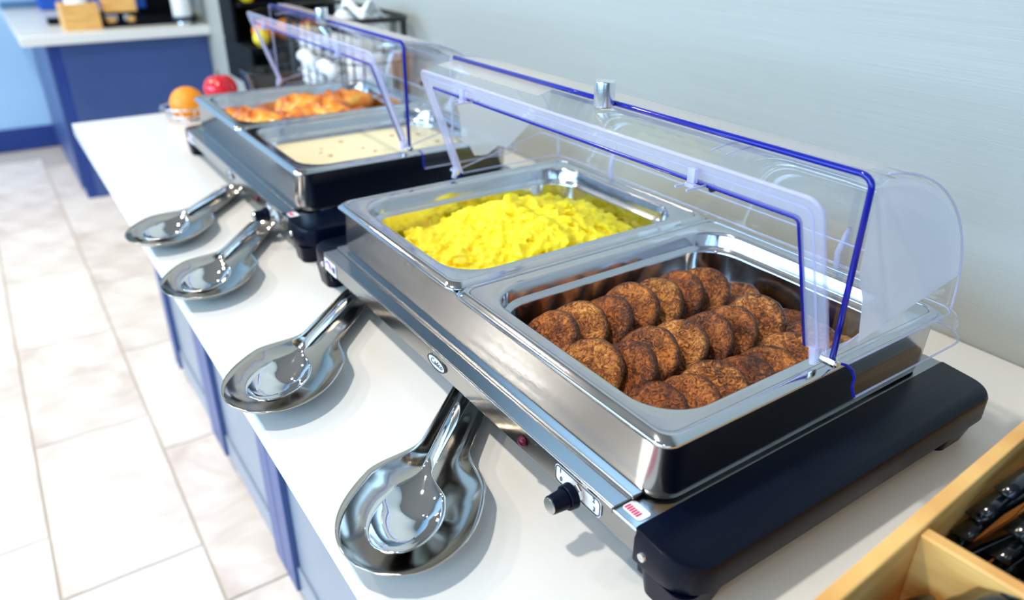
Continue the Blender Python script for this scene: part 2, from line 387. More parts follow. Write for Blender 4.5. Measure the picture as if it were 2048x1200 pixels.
# ------------------------------------------------------------------ near counter
ct = boxo('countertop', -1.05, 1.45, -.168, WY-.001, -.026, 0, M['stone'], bevel=.002)
tag(ct, 'long white quartz countertop carrying the buffet warmers', 'countertop')
DOORX = [-1.0, -.605, -.19, .225, .64, 1.05]
def cabinet(x0, x1, label, y=-.078):
    t = thing('base_cabinet', label, 'cabinet', ((x0+x1)/2, 0, FL), group='blue base cabinets under the near counter')
    w_ = (x1-x0)/2
    def P(name, a, b, c, d, e, f, m, par=t, bev=.0015): return boxo(name, a, b, c, d, e, f, m, par, bevel=bev)
    P('carcass', -w_, w_, y+.02, WY-.002, .05, -.0265-FL, M['blue'])
    P('toe_kick', -w_, w_, y+.03, WY-.002, 0, .05, M['toe'])
    h = -.0265-FL; g = .002; s = .052
    d = P('door', -w_+g, w_-g, y+.007, y+.02, .052, h-.012, M['grey_sheen'])
    P('stile', -w_+g, -w_+s, y-.004, y+.007, .052, h-.012, M['blue_panel'], d); P('stile', w_-s, w_-g, y-.004, y+.007, .052, h-.012, M['blue_panel'], d)
    P('rail', -w_+s, w_-s, y+.002, y+.007, .052, .052+s, M['grey_sheen'], d); P('rail', -w_+s, w_-s, y+.002, y+.007, h-.012-s, h-.012, M['grey_sheen'], d)
    return t
CL = ['blue shaker base cabinet under the far end of the near countertop', 'blue shaker base cabinet second from the far end, under the far warmer',
      'blue shaker base cabinet below the two middle spoon rests', 'blue shaker base cabinet below the nearest spoon rest', 'blue shaker base cabinet nearest the viewer']
for i in range(5): cabinet(DOORX[i], DOORX[i+1], CL[i])

# ------------------------------------------------------------------ far counter
fc = boxo('countertop', XF+.001, -2.515, -.165, WY-.001, -.036, 0, M['stone'], bevel=.004)
tag(fc, 'white countertop of the far station along the end wall', 'countertop')
fb = thing('base_cabinet', 'blue far cabinet with a wide flat end panel facing the buffet', 'cabinet', (-3.0, 0, FL))
H_ = -.0365-FL
boxo('carcass', XF+.002+3.0, -.0, -.075, WY-.002, 0, H_, M['blue'], fb)
boxo('carcass', -.0, -2.60+3.0, -.075, WY-.002, 0, H_, M['blue'], fb)
boxo('end_panel', -2.60+3.0, -2.585+3.0, -.040, WY-.002, 0, H_, M['blue_panel'], fb, bevel=.002)
boxo('corner_stile', -2.60+3.0, -2.592+3.0, -.075, -.041, 0, H_, M['navy'], fb)
boxo('door', -.52, -.05, -.087, -.075, .04, H_-.01, M['blue_panel'], fb, bevel=.002)
boxo('door', -.04, .395, -.087, -.075, .04, H_-.01, M['blue_panel'], fb, bevel=.002)

# ------------------------------------------------------------------ chafer builder
W = .53; D = .325; H = .1077
PY, PZ = .158, .117       # lid pivot
def rounded_half(th_list, a, b, x0, x1, rc=.009, inner=.0):
    """surface through end panel - rounded corner - shell - rounded corner - end panel, for angles th_list"""
    path = []
    for q in (inner, .35, .7, .9): path.append((x0, q))
    r_ = rc/a
    for i in range(1, 7):
        an = .5*PI*i/6; path.append((x0+rc*(1-math.cos(an)), (1-r_)+r_*math.sin(an)))
    for i in range(1, 8): path.append((x0+rc+(x1-x0-2*rc)*i/8, 1))
    for i in range(0, 7):
        an = .5*PI*(1-i/6); path.append((x1-rc*(1-math.cos(an)), (1-r_)+r_*math.sin(an)))
    for q in (.9, .7, .35, inner): path.append((x1, q))
    bm = bmesh.new(); V = []
    for th in th_list: V.append([bm.verts.new((x, PY+a*q*math.cos(th), PZ+b*q*math.sin(th))) for x, q in path])
    for A, B in zip(V, V[1:]):
        for j in range(len(path)-1): bm.faces.new((A[j], A[j+1], B[j+1], B[j]))
    bmesh.ops.remove_doubles(bm, verts=bm.verts, dist=1e-6)
    return bm
def edge_path(th, a, b, x0, x1, rc=.009, q0=.02):
    pts = [(x0, q0), (x0, .5)]; r_ = rc/a
    for i in range(0, 6): an = .5*PI*i/5; pts.append((x0+rc*(1-math.cos(an)), (1-r_)+r_*math.sin(an)))
    pts.append(((x0+x1)/2, 1))
    for i in range(0, 6): an = .5*PI*(1-i/5); pts.append((x1-rc*(1-math.cos(an)), (1-r_)+r_*math.sin(an)))
    pts += [(x1, .5), (x1, q0)]
    return [(x, PY+a*q*math.cos(th), PZ+b*q*math.sin(th)) for x, q in pts]

def make_warmer(loc, rz, label, near=True):
    t = thing('buffet_warmer', label, 'food warmer', loc, rz)
    # steel base tray and front face
    boxo('base_tray', 0, W, -.019, .346, .029, .0485, M['steel'], t, bevel=.0012)
    bm = bmesh.new()   # ledge plate folded over the front edge
    box(bm, .001, .507, -.0185, .004, .0487, .0505)
    box(bm, .001, .507, -.0200, -.0185, .0455, .0505)
    bobj('ledge_plate', bm, M['steel'], t, bevel=.0005)
    boxo('upper_ledge', .002, .509, -.0035, .010, .0506, .0535, M['steel'], t, bevel=.0006)
    # water pan body with rounded corners, flaring a little
    bm = bmesh.new()
    rings = [rrect(.006, W-.006, .006, .322, .02, z=.051), rrect(.003, W-.004, .0015, .3255, .022, z=.060), rrect(.0025, W-.003, .003, .3260, .022, z=.1005),
             rrect(.0015, W-.002, .002, .3265, .022, z=.1022), rrect(.004, W-.005, .005, .3235, .021, z=.1022), rrect(.008, W-.009, .009, .319, .02, z=.058)]
    loft(bm, rings, cap1=True)
    bobj('water_pan', bm, M['steel_v'], t, smooth=True)
    # black moulded end housings
    for s in (1, -1):
        X = lambda v: (W/2+s*(v-W/2))
        bm = bmesh.new()
        def ring(o, z, zi=None, i=0.0):
            pts = rrect(.5285+i, .578-o, -.019+i+o*.6, .346-i-o*.6, [.0008, .026-o*.5, .022-o*.5, .0008], seg=8, z=z)
            out = []
            for (x, y, zz) in pts:
                z2 = zz if zi is None else zi+(zz-zi)*min(1, max(0, (x-.5285)/.05))
                out.append((X(x), y, z2))
            return out
        loft(bm, [ring(.010, .010), ring(.008, .0205), ring(.001, .0225), ring(0, .024), ring(0, .0425), ring(.0015, .0448, .0495), ring(.005, .0462, .0502)], cap0=True, cap1=True)
        hs = bobj('end_housing', bm, M['black'], t, smooth=True, bevel=0)
        try: hs.data.set_sharp_from_angle(angle=math.radians(32))
        except Exception: pass
        for (ya, yb) in ((-.0178, .034), (.285, .340)):
            bm = bmesh.new()
            loft(bm, [[(X(x), y, 0) for x, y, _ in rrect(.533, .569, ya+.0025, yb-.010, .010)], [(X(x), y, .0215) for x, y, _ in rrect(.5295, .574, ya, yb, .012)]], cap0=True, cap1=True)
            bobj('foot', bm, M['black'], hs)
        if s > 0: sx = .5335
        else: sx = -.0045
        bm = bmesh.new(); cyl(bm, (sx+(.004 if s > 0 else -.004), -.0185, .032), (sx+(.004 if s > 0 else -.004), -.0205, .032), .0036, .003, n=20)
        box(bm, sx+(.004 if s > 0 else -.004)-.0022, sx+(.004 if s > 0 else -.004)+.0022, -.0209, -.0204, .0317, .0323)
        bobj('screw', bm, M['alu'], hs)
    # thermostat plate, dial, numerals
    R = Matrix.Rotation(PI/2, 4, 'X')
    if True:
        bm = bmesh.new(); loft(bm, [[(x, -.0196, y) for x, y, _ in rrect(.446, .497, .0325, .0478, .004)], [(x, -.0201, y) for x, y, _ in rrect(.446, .497, .0325, .0478, .004)]], True, True)
        pl = bobj('dial_plate', bm, M['decal_white'], t)
        bm = bmesh.new(); tube(bm, [(x, -.0202, y) for x, y, _ in rrect(.447, .496, .0333, .0470, .0035, seg=5)], .0005, n=6, closed=True); bobj('outline', bm, M['decal_black'], pl)
        for s_, x_, z_ in (('1', .4525, .0440), ('0', .4535, .0372), ('2', .4895, .0440), ('3', .4905, .0368)):
            text_mesh(s_, .0055, 'numeral', M['decal_black'], pl, Matrix.Translation((x_, -.0204, z_)) @ R)
        bm = bmesh.new(); cyl(bm, (.4735, -.0203, .0400), (.4735, -.026, .0400), .0062, .0062, n=6); bobj('nut', bm, M['wire'], pl)
        bm = bmesh.new(); cyl(bm, (.4735, -.0262, .0400), (.4735, -.0325, .0400), .0098, .0092); cyl(bm, (.4735, -.0325, .0400), (.4735, -.0455, .0400), .0076, .0066)
        dl = bobj('dial', bm, M['black'], t, bevel=.0006)
        bm = bmesh.new(); cyl(bm, (.4735, -.0456, .0400), (.4735, -.0462, .0400), .0060, .0058); bobj('dial_cap', bm, M['alu'], dl)
    bm = bmesh.new(); lathe(bm, [(.0045, 0), (.0045, .0015), (.0032, .0032), (.001, .0039)], n=20)
    bmesh.ops.transform(bm, matrix=Matrix.Translation((.4045, -.0195, .0392)) @ R, verts=bm.verts)
    tag(bobj('indicator_lamp', bm, M['red_lamp'], t, smooth=True), 'dark red indicator lamp')
    # oval maker's badge
    def ell(cx, cz, a, b, y, n=40): return [(cx+a*math.cos(2*PI*i/n), y, cz+b*math.sin(2*PI*i/n)) for i in range(n)]
    bm = bmesh.new(); loft(bm, [ell(.2685, .0388, .0158, .0068, -.0196), ell(.2685, .0388, .0158, .0068, -.0200)], True, True); bd = bobj('badge', bm, M['decal_white'], t)
    bm = bmesh.new(); tube(bm, ell(.2685, .0388, .0153, .0063, -.0202), .0007, n=6, closed=True); bobj('badge_ring', bm, M['decal_black'], bd)
    text_mesh('Cadco', .0082, 'badge_lettering', M['decal_black'], bd, Matrix.Translation((.2685, -.0203, .0388)) @ R, shear=.3)
    # stickers
    bm = bmesh.new(); loft(bm, [rrect(.508, .5255, -.0125, -.0005, .003, z=.0486), rrect(.508, .5255, -.0125, -.0005, .003, z=.0489)], True, True); st = bobj('caution_sticker', bm, M['decal_white'], t)
    bm = bmesh.new()
    for k in range(6): box(bm, .5095+k*.0021, .5108+k*.0021, -.0108, -.0058, .0489, .0491)
    bobj('sticker_print', bm, M['decal_pink'], st)
    st = boxo('corner_sticker', .002, .034, -.0199, -.0192, .0300, .0478, M['decal_white'], t)
    bm = bmesh.new(); tube(bm, [(.011+.006*math.cos(a), -.0201, .036+.006*math.sin(a)) for a in [i*.3-.2 for i in range(10)]], .0007, n=6)
    tube(bm, [(.013+.010*math.cos(a), -.0201, .034+.009*math.sin(a)) for a in [i*.25+.2 for i in range(9)]], .0009, n=6); bobj('sticker_mark', bm, M['decal_purple'], st)
    bm = bmesh.new(); box(bm, .025, .032, -.0202, -.0199, .034, .0415); bobj('sticker_mark', bm, M['decal_black'], st)
    return t

def make_pan(loc, rz, label, w=.2645, d=.325, name='half_size_pan'):
    t = thing(name, label, 'food pan', loc, rz)
    ro, ri = .012, .040
    z = 0.0
    def O(e, r, zz): return rrect(e, w-e, e, d-e, r, seg=10, z=zz)
    bm = bmesh.new()
    rings = [O(.0004, ro, z-.0062), O(0, ro, z-.0050), O(.0004, ro, z-.0036), O(.0022, ro, z-.0026), O(.0045, ro, z-.0004), O(.0065, ro, z), O(.0085, ro, z-.0009)]
    loft(bm, rings)
    bobj('rolled_rim', bm, M['pan'], t, smooth=True, solid=.0008)
    bm = bmesh.new()
    def mixr(e, k, zz):   # morph outer outline to inner corner radius
        return rrect(e, w-e, e, d-e, k, seg=10, z=zz)
    rings = [mixr(.0085, ro, z-.0009), mixr(.014, .026, z-.0010), mixr(.0175, ri, z-.0010), mixr(.0190, ri, z-.0018), mixr(.0205, ri, z-.0045), mixr(.0215, ri-.001, z-.0155), mixr(.0222, ri-.001, z-.0172),
             mixr(.0255, ri-.003, z-.0192), mixr(.0262, ri-.004, z-.022), mixr(.0290, ri-.006, z-.055), mixr(.0320, ri-.009, z-.0602), mixr(.0380, ri-.014, z-.0625), mixr(.06, .02, z-.063)]
    loft(bm, rings, cap1=True)
    bobj('well', bm, M['pan'], t, smooth=True)
    return t

def make_lid(loc, rz, label, glare=True):
    t = thing('roll_top_cover', label, 'cover', loc, rz)
    x0, x1 = -.003, .533
    A, B = .161, .1355
    th = [math.radians(90-90*i/22) for i in range(23)]
    bm = rounded_half(th, A, B, x0, x1)
    # skirt below the pivot down to the rim
    for xs in (x0, x1):
        v = [bm.verts.new(p) for p in ((xs, PY, PZ), (xs, PY+A, PZ), (xs, PY+A, .1090), (xs, PY+.002, .1090))]; bm.faces.new(v)
    v = [bm.verts.new(p) for p in ((x0, PY+A, PZ), (x1, PY+A, PZ), (x1, PY+A, .1090), (x0, PY+A, .1090))]; bm.faces.new(v)
    bmesh.ops.remove_doubles(bm, verts=bm.verts, dist=1e-5)
    fs = bobj('fixed_shell', bm, M['clear'], t, smooth=True)
    try: fs.data.set_sharp_from_angle(angle=math.radians(40))
    except Exception: pass
    bm = bmesh.new(); ep = edge_path(PI/2, A, B, x0, x1); tube(bm, ep[7:], .0024, n=8); bobj('blue_front_edge', bm, M['blue_edge'], fs, smooth=True)
    bm = bmesh.new(); tube(bm, ep[:8], .0014, n=8); bobj('pale_front_edge', bm, M['clear_edge'], fs, smooth=True)  # left leg pale: angle-dependent edge glow fixed in the colour
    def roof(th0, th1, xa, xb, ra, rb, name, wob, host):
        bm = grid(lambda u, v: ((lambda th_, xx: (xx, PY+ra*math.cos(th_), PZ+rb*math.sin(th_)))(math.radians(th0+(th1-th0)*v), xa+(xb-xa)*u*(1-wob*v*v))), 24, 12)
        return bobj(name, bm, M['roof_glare'], host, smooth=True)
    tag(roof(87, 50, .010, .522, A+.0008, B+.0008, 'glare_strip', 0, fs), 'painted whitish gleam along the top of the cover')  # reflection along the roof painted as a translucent sheet
    for xs in (x0, x1):
        bm = bmesh.new(); tube(bm, [(xs, PY+A*math.cos(a), PZ+B*math.sin(a)) for a in [math.radians(84-84*i/16) for i in range(17)]]+[(xs, PY+A, .110)], .0010, n=6)
        bobj('curved_edge', bm, M['clear_edge'], fs, smooth=True)
    # clip-on lip that hooks over the pan rim
    prof = [(0, .1092), (.0035, .1100), (.0090, .1085), (.0120, .1030), (.0115, .0960), (.0140, .0905), (.0150, .0885)]
    bm = bmesh.new()
    def lipring(yy): return [(x1+px, yy, pz) for px, pz in prof]
    pathv = []
    for yy in (.172, .24, .300): pathv.append([(x1+px, yy, pz) for px, pz in prof])
    for i in range(0, 7):
        an = .5*PI*i/6
        pathv.append([(x1-.012+(px+.012)*math.cos(an), .308+(px+.012)*math.sin(an), pz) for px, pz in prof])
    pathv.append([(x1/2, .320+px, pz) for px, pz in prof])
    for i in range(0, 7):
        an = .5*PI*(1-i/6)
        pathv.append([(x0+.012-(px+.012)*math.cos(an), .308+(px+.012)*math.sin(an), pz) for px, pz in prof])
    for yy in (.300, .24, .172): pathv.append([(x0-px, yy, pz) for px, pz in prof])
    V = [[bm.verts.new(p) for p in r] for r in pathv]
    for P_, Q_ in zip(V, V[1:]):
        for j in range(len(prof)-1): bm.faces.new((P_[j], P_[j+1], Q_[j+1], Q_[j]))
    lp = bobj('clip_on_lip', bm, M['clear'], t, smooth=True)
    bm = bmesh.new(); tube(bm, pathv[0] and [r[-1] for r in pathv], .0009, n=6); tube(bm, [r[1] for r in pathv], .0007, n=6); bobj('lip_edge', bm, M['clear_edge'], lp, smooth=True)
    bm = bmesh.new(); tube(bm, [(x1+px, .172, pz) for px, pz in prof], .0011, n=6); tube(bm, [(x0-px, .172, pz) for px, pz in prof], .0011, n=6); bobj('lip_end', bm, M['blue_edge'], lp)
    # sliding shell
    a_ = .1345; sx0, sx1 = x0+.004, x1-.004
    t0, t1 = 13, 108.5
    th = [math.radians(t0+(t1-t0)*i/26) for i in range(27)]
    bm = rounded_half(th, a_, a_*.985, sx0, sx1)
    ss = bobj('sliding_shell', bm, M['clear'], t, smooth=True)
    try: ss.data.set_sharp_from_angle(angle=math.radians(40))
    except Exception: pass
    bm = bmesh.new(); tube(bm, edge_path(math.radians(t0), a_, a_*.985, sx0, sx1, q0=.04), .0009, n=6); bobj('rear_edge', bm, M['clear_edge'], ss, smooth=True)
    # front frame: flat inward flange + blue inner edge + lilac outer fold
    thf = math.radians(t1)
    def fp(x, q): return (x, PY+a_*q*math.cos(thf), PZ+a_*.985*q*math.sin(thf))
    fl = .0185; fq = fl/a_
    def U(off):   # off in metres inward
        r = max(.004, .012-off*.55); o = off
        pts = [(sx0+o, .02)]
        for i in range(7): an = .5*PI*i/6; pts.append((sx0+o+r*(1-math.cos(an)), 1-(o+r)/a_+r/a_*math.sin(an)))
        for i in range(7): an = .5*PI*(1-i/6); pts.append((sx1-o-r*(1-math.cos(an)), 1-(o+r)/a_+r/a_*math.sin(an)))
        pts.append((sx1-o, .02)); return pts
    bm = bmesh.new(); Ua, Ub = U(0), U(fl)
    va = [bm.verts.new(fp(*p)) for p in Ua]; vb = [bm.verts.new(fp(*p)) for p in Ub]
    for i in range(len(va)-1): bm.faces.new((va[i], va[i+1], vb[i+1], vb[i]))
    fr = bobj('front_frame', bm, M['lilac'], t, solid=.0022)
    bm = bmesh.new(); tube(bm, [fp(*p) for p in Ub[6:]], .0019, n=8); bobj('blue_inner_edge', bm, M['blue_edge'], fr, smooth=True)
    bm = bmesh.new(); tube(bm, [fp(*p) for p in Ub[:7]], .0013, n=8); bobj('pale_inner_edge', bm, M['clear_edge'], fr, smooth=True)  # fading of the blue edge glow with angle, put into the colour
    bm = bmesh.new(); tube(bm, [fp(*p) for p in Ua], .0018, n=8); bobj('folded_corner', bm, M['lilac'], fr, smooth=True)
    bm = bmesh.new(); tube(bm, [fp(*p) for p in U(fl*.45)], .0010, n=6); bobj('frame_ridge', bm, M['clear_edge'], fr, smooth=True)
    # pivots
    for xs, s in ((x0, -1), (x1, 1)):
        bm = bmesh.new(); cyl(bm, (xs-s*.008, PY, PZ-.001), (xs+s*.004, PY, PZ-.001), .0042, .0038, n=8); cyl(bm, (xs+s*.004, PY, PZ-.001), (xs+s*.0055, PY, PZ-.001), .0028, .002, n=16)
        bobj('pivot_bolt', bm, M['wire'], t, bevel=.0004)
        bm = bmesh.new(); cyl(bm, (xs-s*.013, PY-.004, PZ+.006), (xs-s*.010, PY-.006, PZ-.006), .004, .003, n=12); bobj('pivot_bracket', bm, M['clear_edge'], t)
    # two small hinge clips under the front bar, with curved strips over the roof
    for cx in (.102, .425):
        bm = bmesh.new()
        box(bm, cx-.003, cx+.004, .109, .113, .228, .2385); box(bm, cx-.006, cx-.004, .100, .128, .2243, .2262); box(bm, cx+.005, cx+.007, .100, .128, .2243, .2262); box(bm, cx-.004, cx+.005, .108, .112, .2243, .2275)
        bobj('bar_clip', bm, M['clear_edge'], t, bevel=.0004)
        bm = bmesh.new()
        for dx in (-.006, .008): tube(bm, [(cx+dx, PY+a_*.99*math.cos(a), PZ+a_*.975*math.sin(a)) for a in [math.radians(100-26*i/8) for i in range(9)]], .0008, n=6)
        bobj('roof_rib', bm, M['clear_edge'], t, smooth=True)
    # rear stop posts
    for cx in (.110, .428):
        bm = bmesh.new(); tube(bm, [(cx+.004, .3165, .150), (cx+.001, .3160, .135), (cx-.002, .3155, .124), (cx, .3155, .1095)], [.0022, .0034, .0026, .0030], n=10); bobj('stop_post', bm, M['clear_edge'], t, smooth=True)
    bm = bmesh.new(); cyl(bm, (.2705, .3135, .1415), (.2705, .3175, .1415), .0040, .0044, n=16)  # short black disc at the back of the shell
    tag(bobj('black_dot', bm, M['black'], t, bevel=.0005), 'small black round dot')
    # aluminium knob, screwed to the sliding shell
    kz = PZ+a_*.985
    bm = bmesh.new(); lathe(bm, [(.0086, .0005), (.0092, .0012), (.0092, .0222), (.0084, .0230)], c=(.2815, .1485, kz), n=36)
    bobj('knob', bm, M['alu'], t, bevel=.0004)
    if glare:  # sheets added to carry painted reflections on the clear plastic
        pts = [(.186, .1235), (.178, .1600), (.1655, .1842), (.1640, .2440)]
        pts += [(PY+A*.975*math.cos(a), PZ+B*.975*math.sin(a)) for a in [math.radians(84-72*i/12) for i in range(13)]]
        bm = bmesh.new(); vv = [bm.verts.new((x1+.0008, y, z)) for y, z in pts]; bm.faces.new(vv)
        tag(bobj('painted_glare', bm, M['glare'], fs, solid=.0002), 'painted pale blue glare on the near end panel')
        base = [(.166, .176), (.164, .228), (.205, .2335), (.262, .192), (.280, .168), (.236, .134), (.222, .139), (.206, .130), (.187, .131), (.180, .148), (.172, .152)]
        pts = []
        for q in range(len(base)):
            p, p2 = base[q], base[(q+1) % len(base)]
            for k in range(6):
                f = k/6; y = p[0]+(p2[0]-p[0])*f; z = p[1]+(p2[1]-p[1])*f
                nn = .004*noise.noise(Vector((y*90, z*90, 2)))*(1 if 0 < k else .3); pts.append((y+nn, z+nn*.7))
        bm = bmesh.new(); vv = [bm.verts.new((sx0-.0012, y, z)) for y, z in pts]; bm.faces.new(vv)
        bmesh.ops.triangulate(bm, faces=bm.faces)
        tag(bobj('painted_glare', bm, M['glare'], ss), 'ragged painted glare on the far end panel')
        tag(roof(101, 72, .012, .205, a_+.0006, a_*.985+.0006, 'glare_patch', .35, ss), 'painted whitish gleam on the sliding roof')
    return t

RB = -.0026; BX, BY = -.6584, .0026
def toB(x, y, z): return (BX+x*math.cos(RB)-y*math.sin(RB), BY+x*math.sin(RB)+y*math.cos(RB), z)
make_warmer((0, 0, 0), 0, 'near stainless buffet warmer with black ends, holding egg and sausage pans')
make_warmer((BX, BY, 0), RB, 'far stainless buffet warmer with black ends, holding gravy and pastry pans')
make_pan((0, 0, H), 0, 'steel half-size pan filled with yellow scrambled egg')
make_pan((.2655, 0, H-.0004), 0, 'steel half-size pan filled with rows of sausage patties')
make_pan(toB(0, 0, H), RB, 'steel half-size pan of golden pastries, farthest of the four pans')
make_pan(toB(.2655, 0, H-.0004), RB, 'steel half-size pan of cream gravy in the far warmer')
make_lid((0, 0, 0), 0, 'clear roll-top cover with blue edges over the egg and sausage pans', True)
make_lid((BX, BY, 0), RB, 'clear roll-top cover with blue edges over the pastries and gravy', False)

# ------------------------------------------------------------------ scrambled egg (stuff)
def egg_height(x, y):
    u = (x-.132)/.100; v = (y-.165)/.130
    m = max(0, 1-u*u)**.45*max(0, 1-v*v)**.45 if abs(u) < 1 and abs(v) < 1 else 0
    n1 = noise.noise(Vector((x*16, y*16, 3.1)))
    fall = .80+.20*min(1, max(0, (y-.12)/.12))
    return -.0600+.054*m*fall+.010*n1*min(1, m*2)+.006*noise.noise(Vector((x*45, y*45, 8)))*min(1, m*2)
bm = bmesh.new()
N1, N2 = 60, 70; V = []
for i in range(N1):
    row = []
    for j in range(N2):
        x = .030+.204*i/(N1-1); y = .032+.262*j/(N2-1)
        row.append(bm.verts.new((x, y, egg_height(x, y)-.002)))
    V.append(row)
for i in range(N1-1):
    for j in range(N2-1): bm.faces.new((V[i][j], V[i+1][j], V[i+1][j+1], V[i][j+1]))
rimv = [V[i][0] for i in range(N1)]+[V[-1][j] for j in range(1, N2)]+[V[i][-1] for i in range(N1-2, -1, -1)]+[V[0][j] for j in range(N2-2, 0, -1)]
low = [bm.verts.new((v.co.x, v.co.y, -.0655)) for v in rimv]
for i in range(len(rimv)): bm.faces.new((rimv[i], low[i], low[(i+1) % len(low)], rimv[(i+1) % len(low)]))
bm.faces.new(low)
ico = bmesh.new(); bmesh.ops.create_icosphere(ico, subdivisions=2, radius=1); ico.verts.ensure_lookup_table()
iv = [v.co.copy() for v in ico.verts]; ifc = [[v.index for v in f.verts] for f in ico.faces]; ico.free()
rng = random.Random(4)
def blob(bm, c, r, sq, seed, amp=.35, fq=1.1):
    rot = Matrix.Rotation(rng.uniform(0, 6.28), 3, 'Z') @ Matrix.Rotation(rng.uniform(-.5, .5), 3, 'X')
    vv = []
    for p in iv:
        k = 1+amp*noise.noise(p*fq+Vector((seed*3.7, seed*1.3, 0)))+.3*amp*noise.noise(p*3+Vector((seed, 0, 7)))
        q = rot @ Vector((p.x*k*sq[0], p.y*k*sq[1], p.z*k*sq[2])); vv.append(bm.verts.new(c+q*r))
    for f in ifc: bm.faces.new([vv[i] for i in f])
n = 0
while n < 900:
    x = rng.uniform(.032, .232); y = rng.uniform(.036, .290)
    u = abs(x-.132)/.100; v = abs(y-.163)/.127
    if u**3.5+v**3.5 > 1: continue
    if x < .060 and .155 < y < .205: continue
    h = egg_height(x, y)
    r = rng.uniform(.0055, .0115) if n < 420 else rng.uniform(.0025, .0052)
    blob(bm, Vector((x, y, h+(rng.uniform(-.006, -.0015) if n < 420 else rng.uniform(-.001, .0035)))), r, (rng.uniform(.8, 1.5), rng.uniform(.8, 1.4), rng.uniform(.6, .95)), n, amp=1.0, fq=1.5)
    n += 1
eg = bobj('scrambled_egg', bm, M['egg'], smooth=True); eg.location = (0, 0, H)
rm = eg.modifiers.new('remesh', 'REMESH'); rm.mode = 'VOXEL'; rm.voxel_size = .0012; rm.use_smooth_shade = True
smm = eg.modifiers.new('smooth', 'SMOOTH'); smm.factor = .5; smm.iterations = 3
tag(eg, 'heap of bright yellow scrambled egg curds in the near warmer', 'egg', kind='stuff')

# ------------------------------------------------------------------ sausage patties
def patty_mesh(seed, R=.0305, T=.0105):
    bm = bmesh.new(); prof = [(0, T/2), (R*.35, T/2), (R*.62, T/2*.98), (R*.82, T/2*.92), (R*.93, T/2*.72), (R*.99, T/2*.35), (R, 0), (R*.99, -T/2*.35), (R*.93, -T/2*.75), (R*.8, -T/2), (R*.4, -T/2), (0, -T/2)]
    n = 40; rings = []
    for r, z in prof[1:-1]:
        rg = []
        for i in range(n):
            a = 2*PI*i/n; d = Vector((math.cos(a), math.sin(a), 0))
            k = 1+.035*noise.noise(d*1.4+Vector((seed*5, 0, 0)))+.02*noise.noise(d*5+Vector((0, seed*3, 0)))
            p = Vector((r*k*math.cos(a), r*k*math.sin(a), z))
            dz = .0013*noise.noise(p*130+Vector((seed, seed, 0)))+.0008*noise.noise(p*320+Vector((seed, 0, 2)))
            dz += .001*noise.noise(p*45+Vector((seed*2, 0, 5)))
            p.z += dz if z > 0 else -dz*.5
            rg.append(tuple(p))
        rings.append(rg)
    R_ = loft(bm, rings)
    c0 = bm.verts.new((0, 0, T/2)); c1 = bm.verts.new((0, 0, -T/2))
    for i in range(n):
        bm.faces.new((c0, R_[0][(i+1) % n], R_[0][i])); bm.faces.new((c1, R_[-1][i], R_[-1][(i+1) % n]))
    bmesh.ops.recalc_face_normals(bm, faces=bm.faces)
    me = bpy.data.meshes.new('sausage_patty'); bm.to_mesh(me); bm.free(); me.materials.append(PATTY[seed % 3])
    for p in me.polygons: p.use_smooth = True
    return me
PM = [patty_mesh(i) for i in range(9)]
ROWS = [('left row beside the egg pan', [(.3412, .050), (.3405, .0800), (.3450, .1080), (.3395, .1420), (.3425, .1700), (.3420, .1980), (.3490, .2240), (.3640, .2520)]),
        ('middle row', [(.3990, .047), (.4170, .0690), (.4085, .0990), (.4110, .1290), (.4165, .1560), (.4180, .1830), (.4185, .2180), (.4330, .2460)]),
        ('right row beside the near rim', [(.4660, .050), (.4720, .0780), (.4710, .1090), (.4740, .1360), (.4795, .1620), (.4720, .1950), (.4690, .2260), (.4760, .2540)])]
ORD = ['first', 'second', 'third', 'fourth', 'fifth', 'sixth', 'seventh', 'eighth']
prn = random.Random(9); k = 0
for rname, pts in ROWS:
    for i, (x, y) in enumerate(pts):
        o = bpy.data.objects.new('sausage_patty', PM[(k*4+i) % 9]); C.objects.link(o)
        tilt = math.radians(46+prn.uniform(-5, 5)) if i < len(pts)-1 else math.radians(22)
        if 'right' in rname: tilt -= math.radians(10)
        # face normal leans toward the front edge and slightly to the viewer's side
        o.rotation_euler = Matrix.Rotation(math.radians(prn.uniform(8, 26)), 3, 'Z').to_4x4().to_euler()
        m = Matrix.Rotation(math.radians(prn.uniform(-4, 20)), 4, 'Z') @ Matrix.Rotation(tilt, 4, 'X') @ Matrix.Rotation(prn.uniform(0, 6.28), 4, 'Z')
        o.matrix_world = Matrix.Translation((x, y, .0735 - (.010 if i == len(pts)-1 else 0) - (.004 if 'right' in rname else 0))) @ m
        tag(o, 'browned sausage patty, %s from the front in the %s' % (ORD[i], rname), 'sausage', 'sausage patties in the near pan'); k += 1

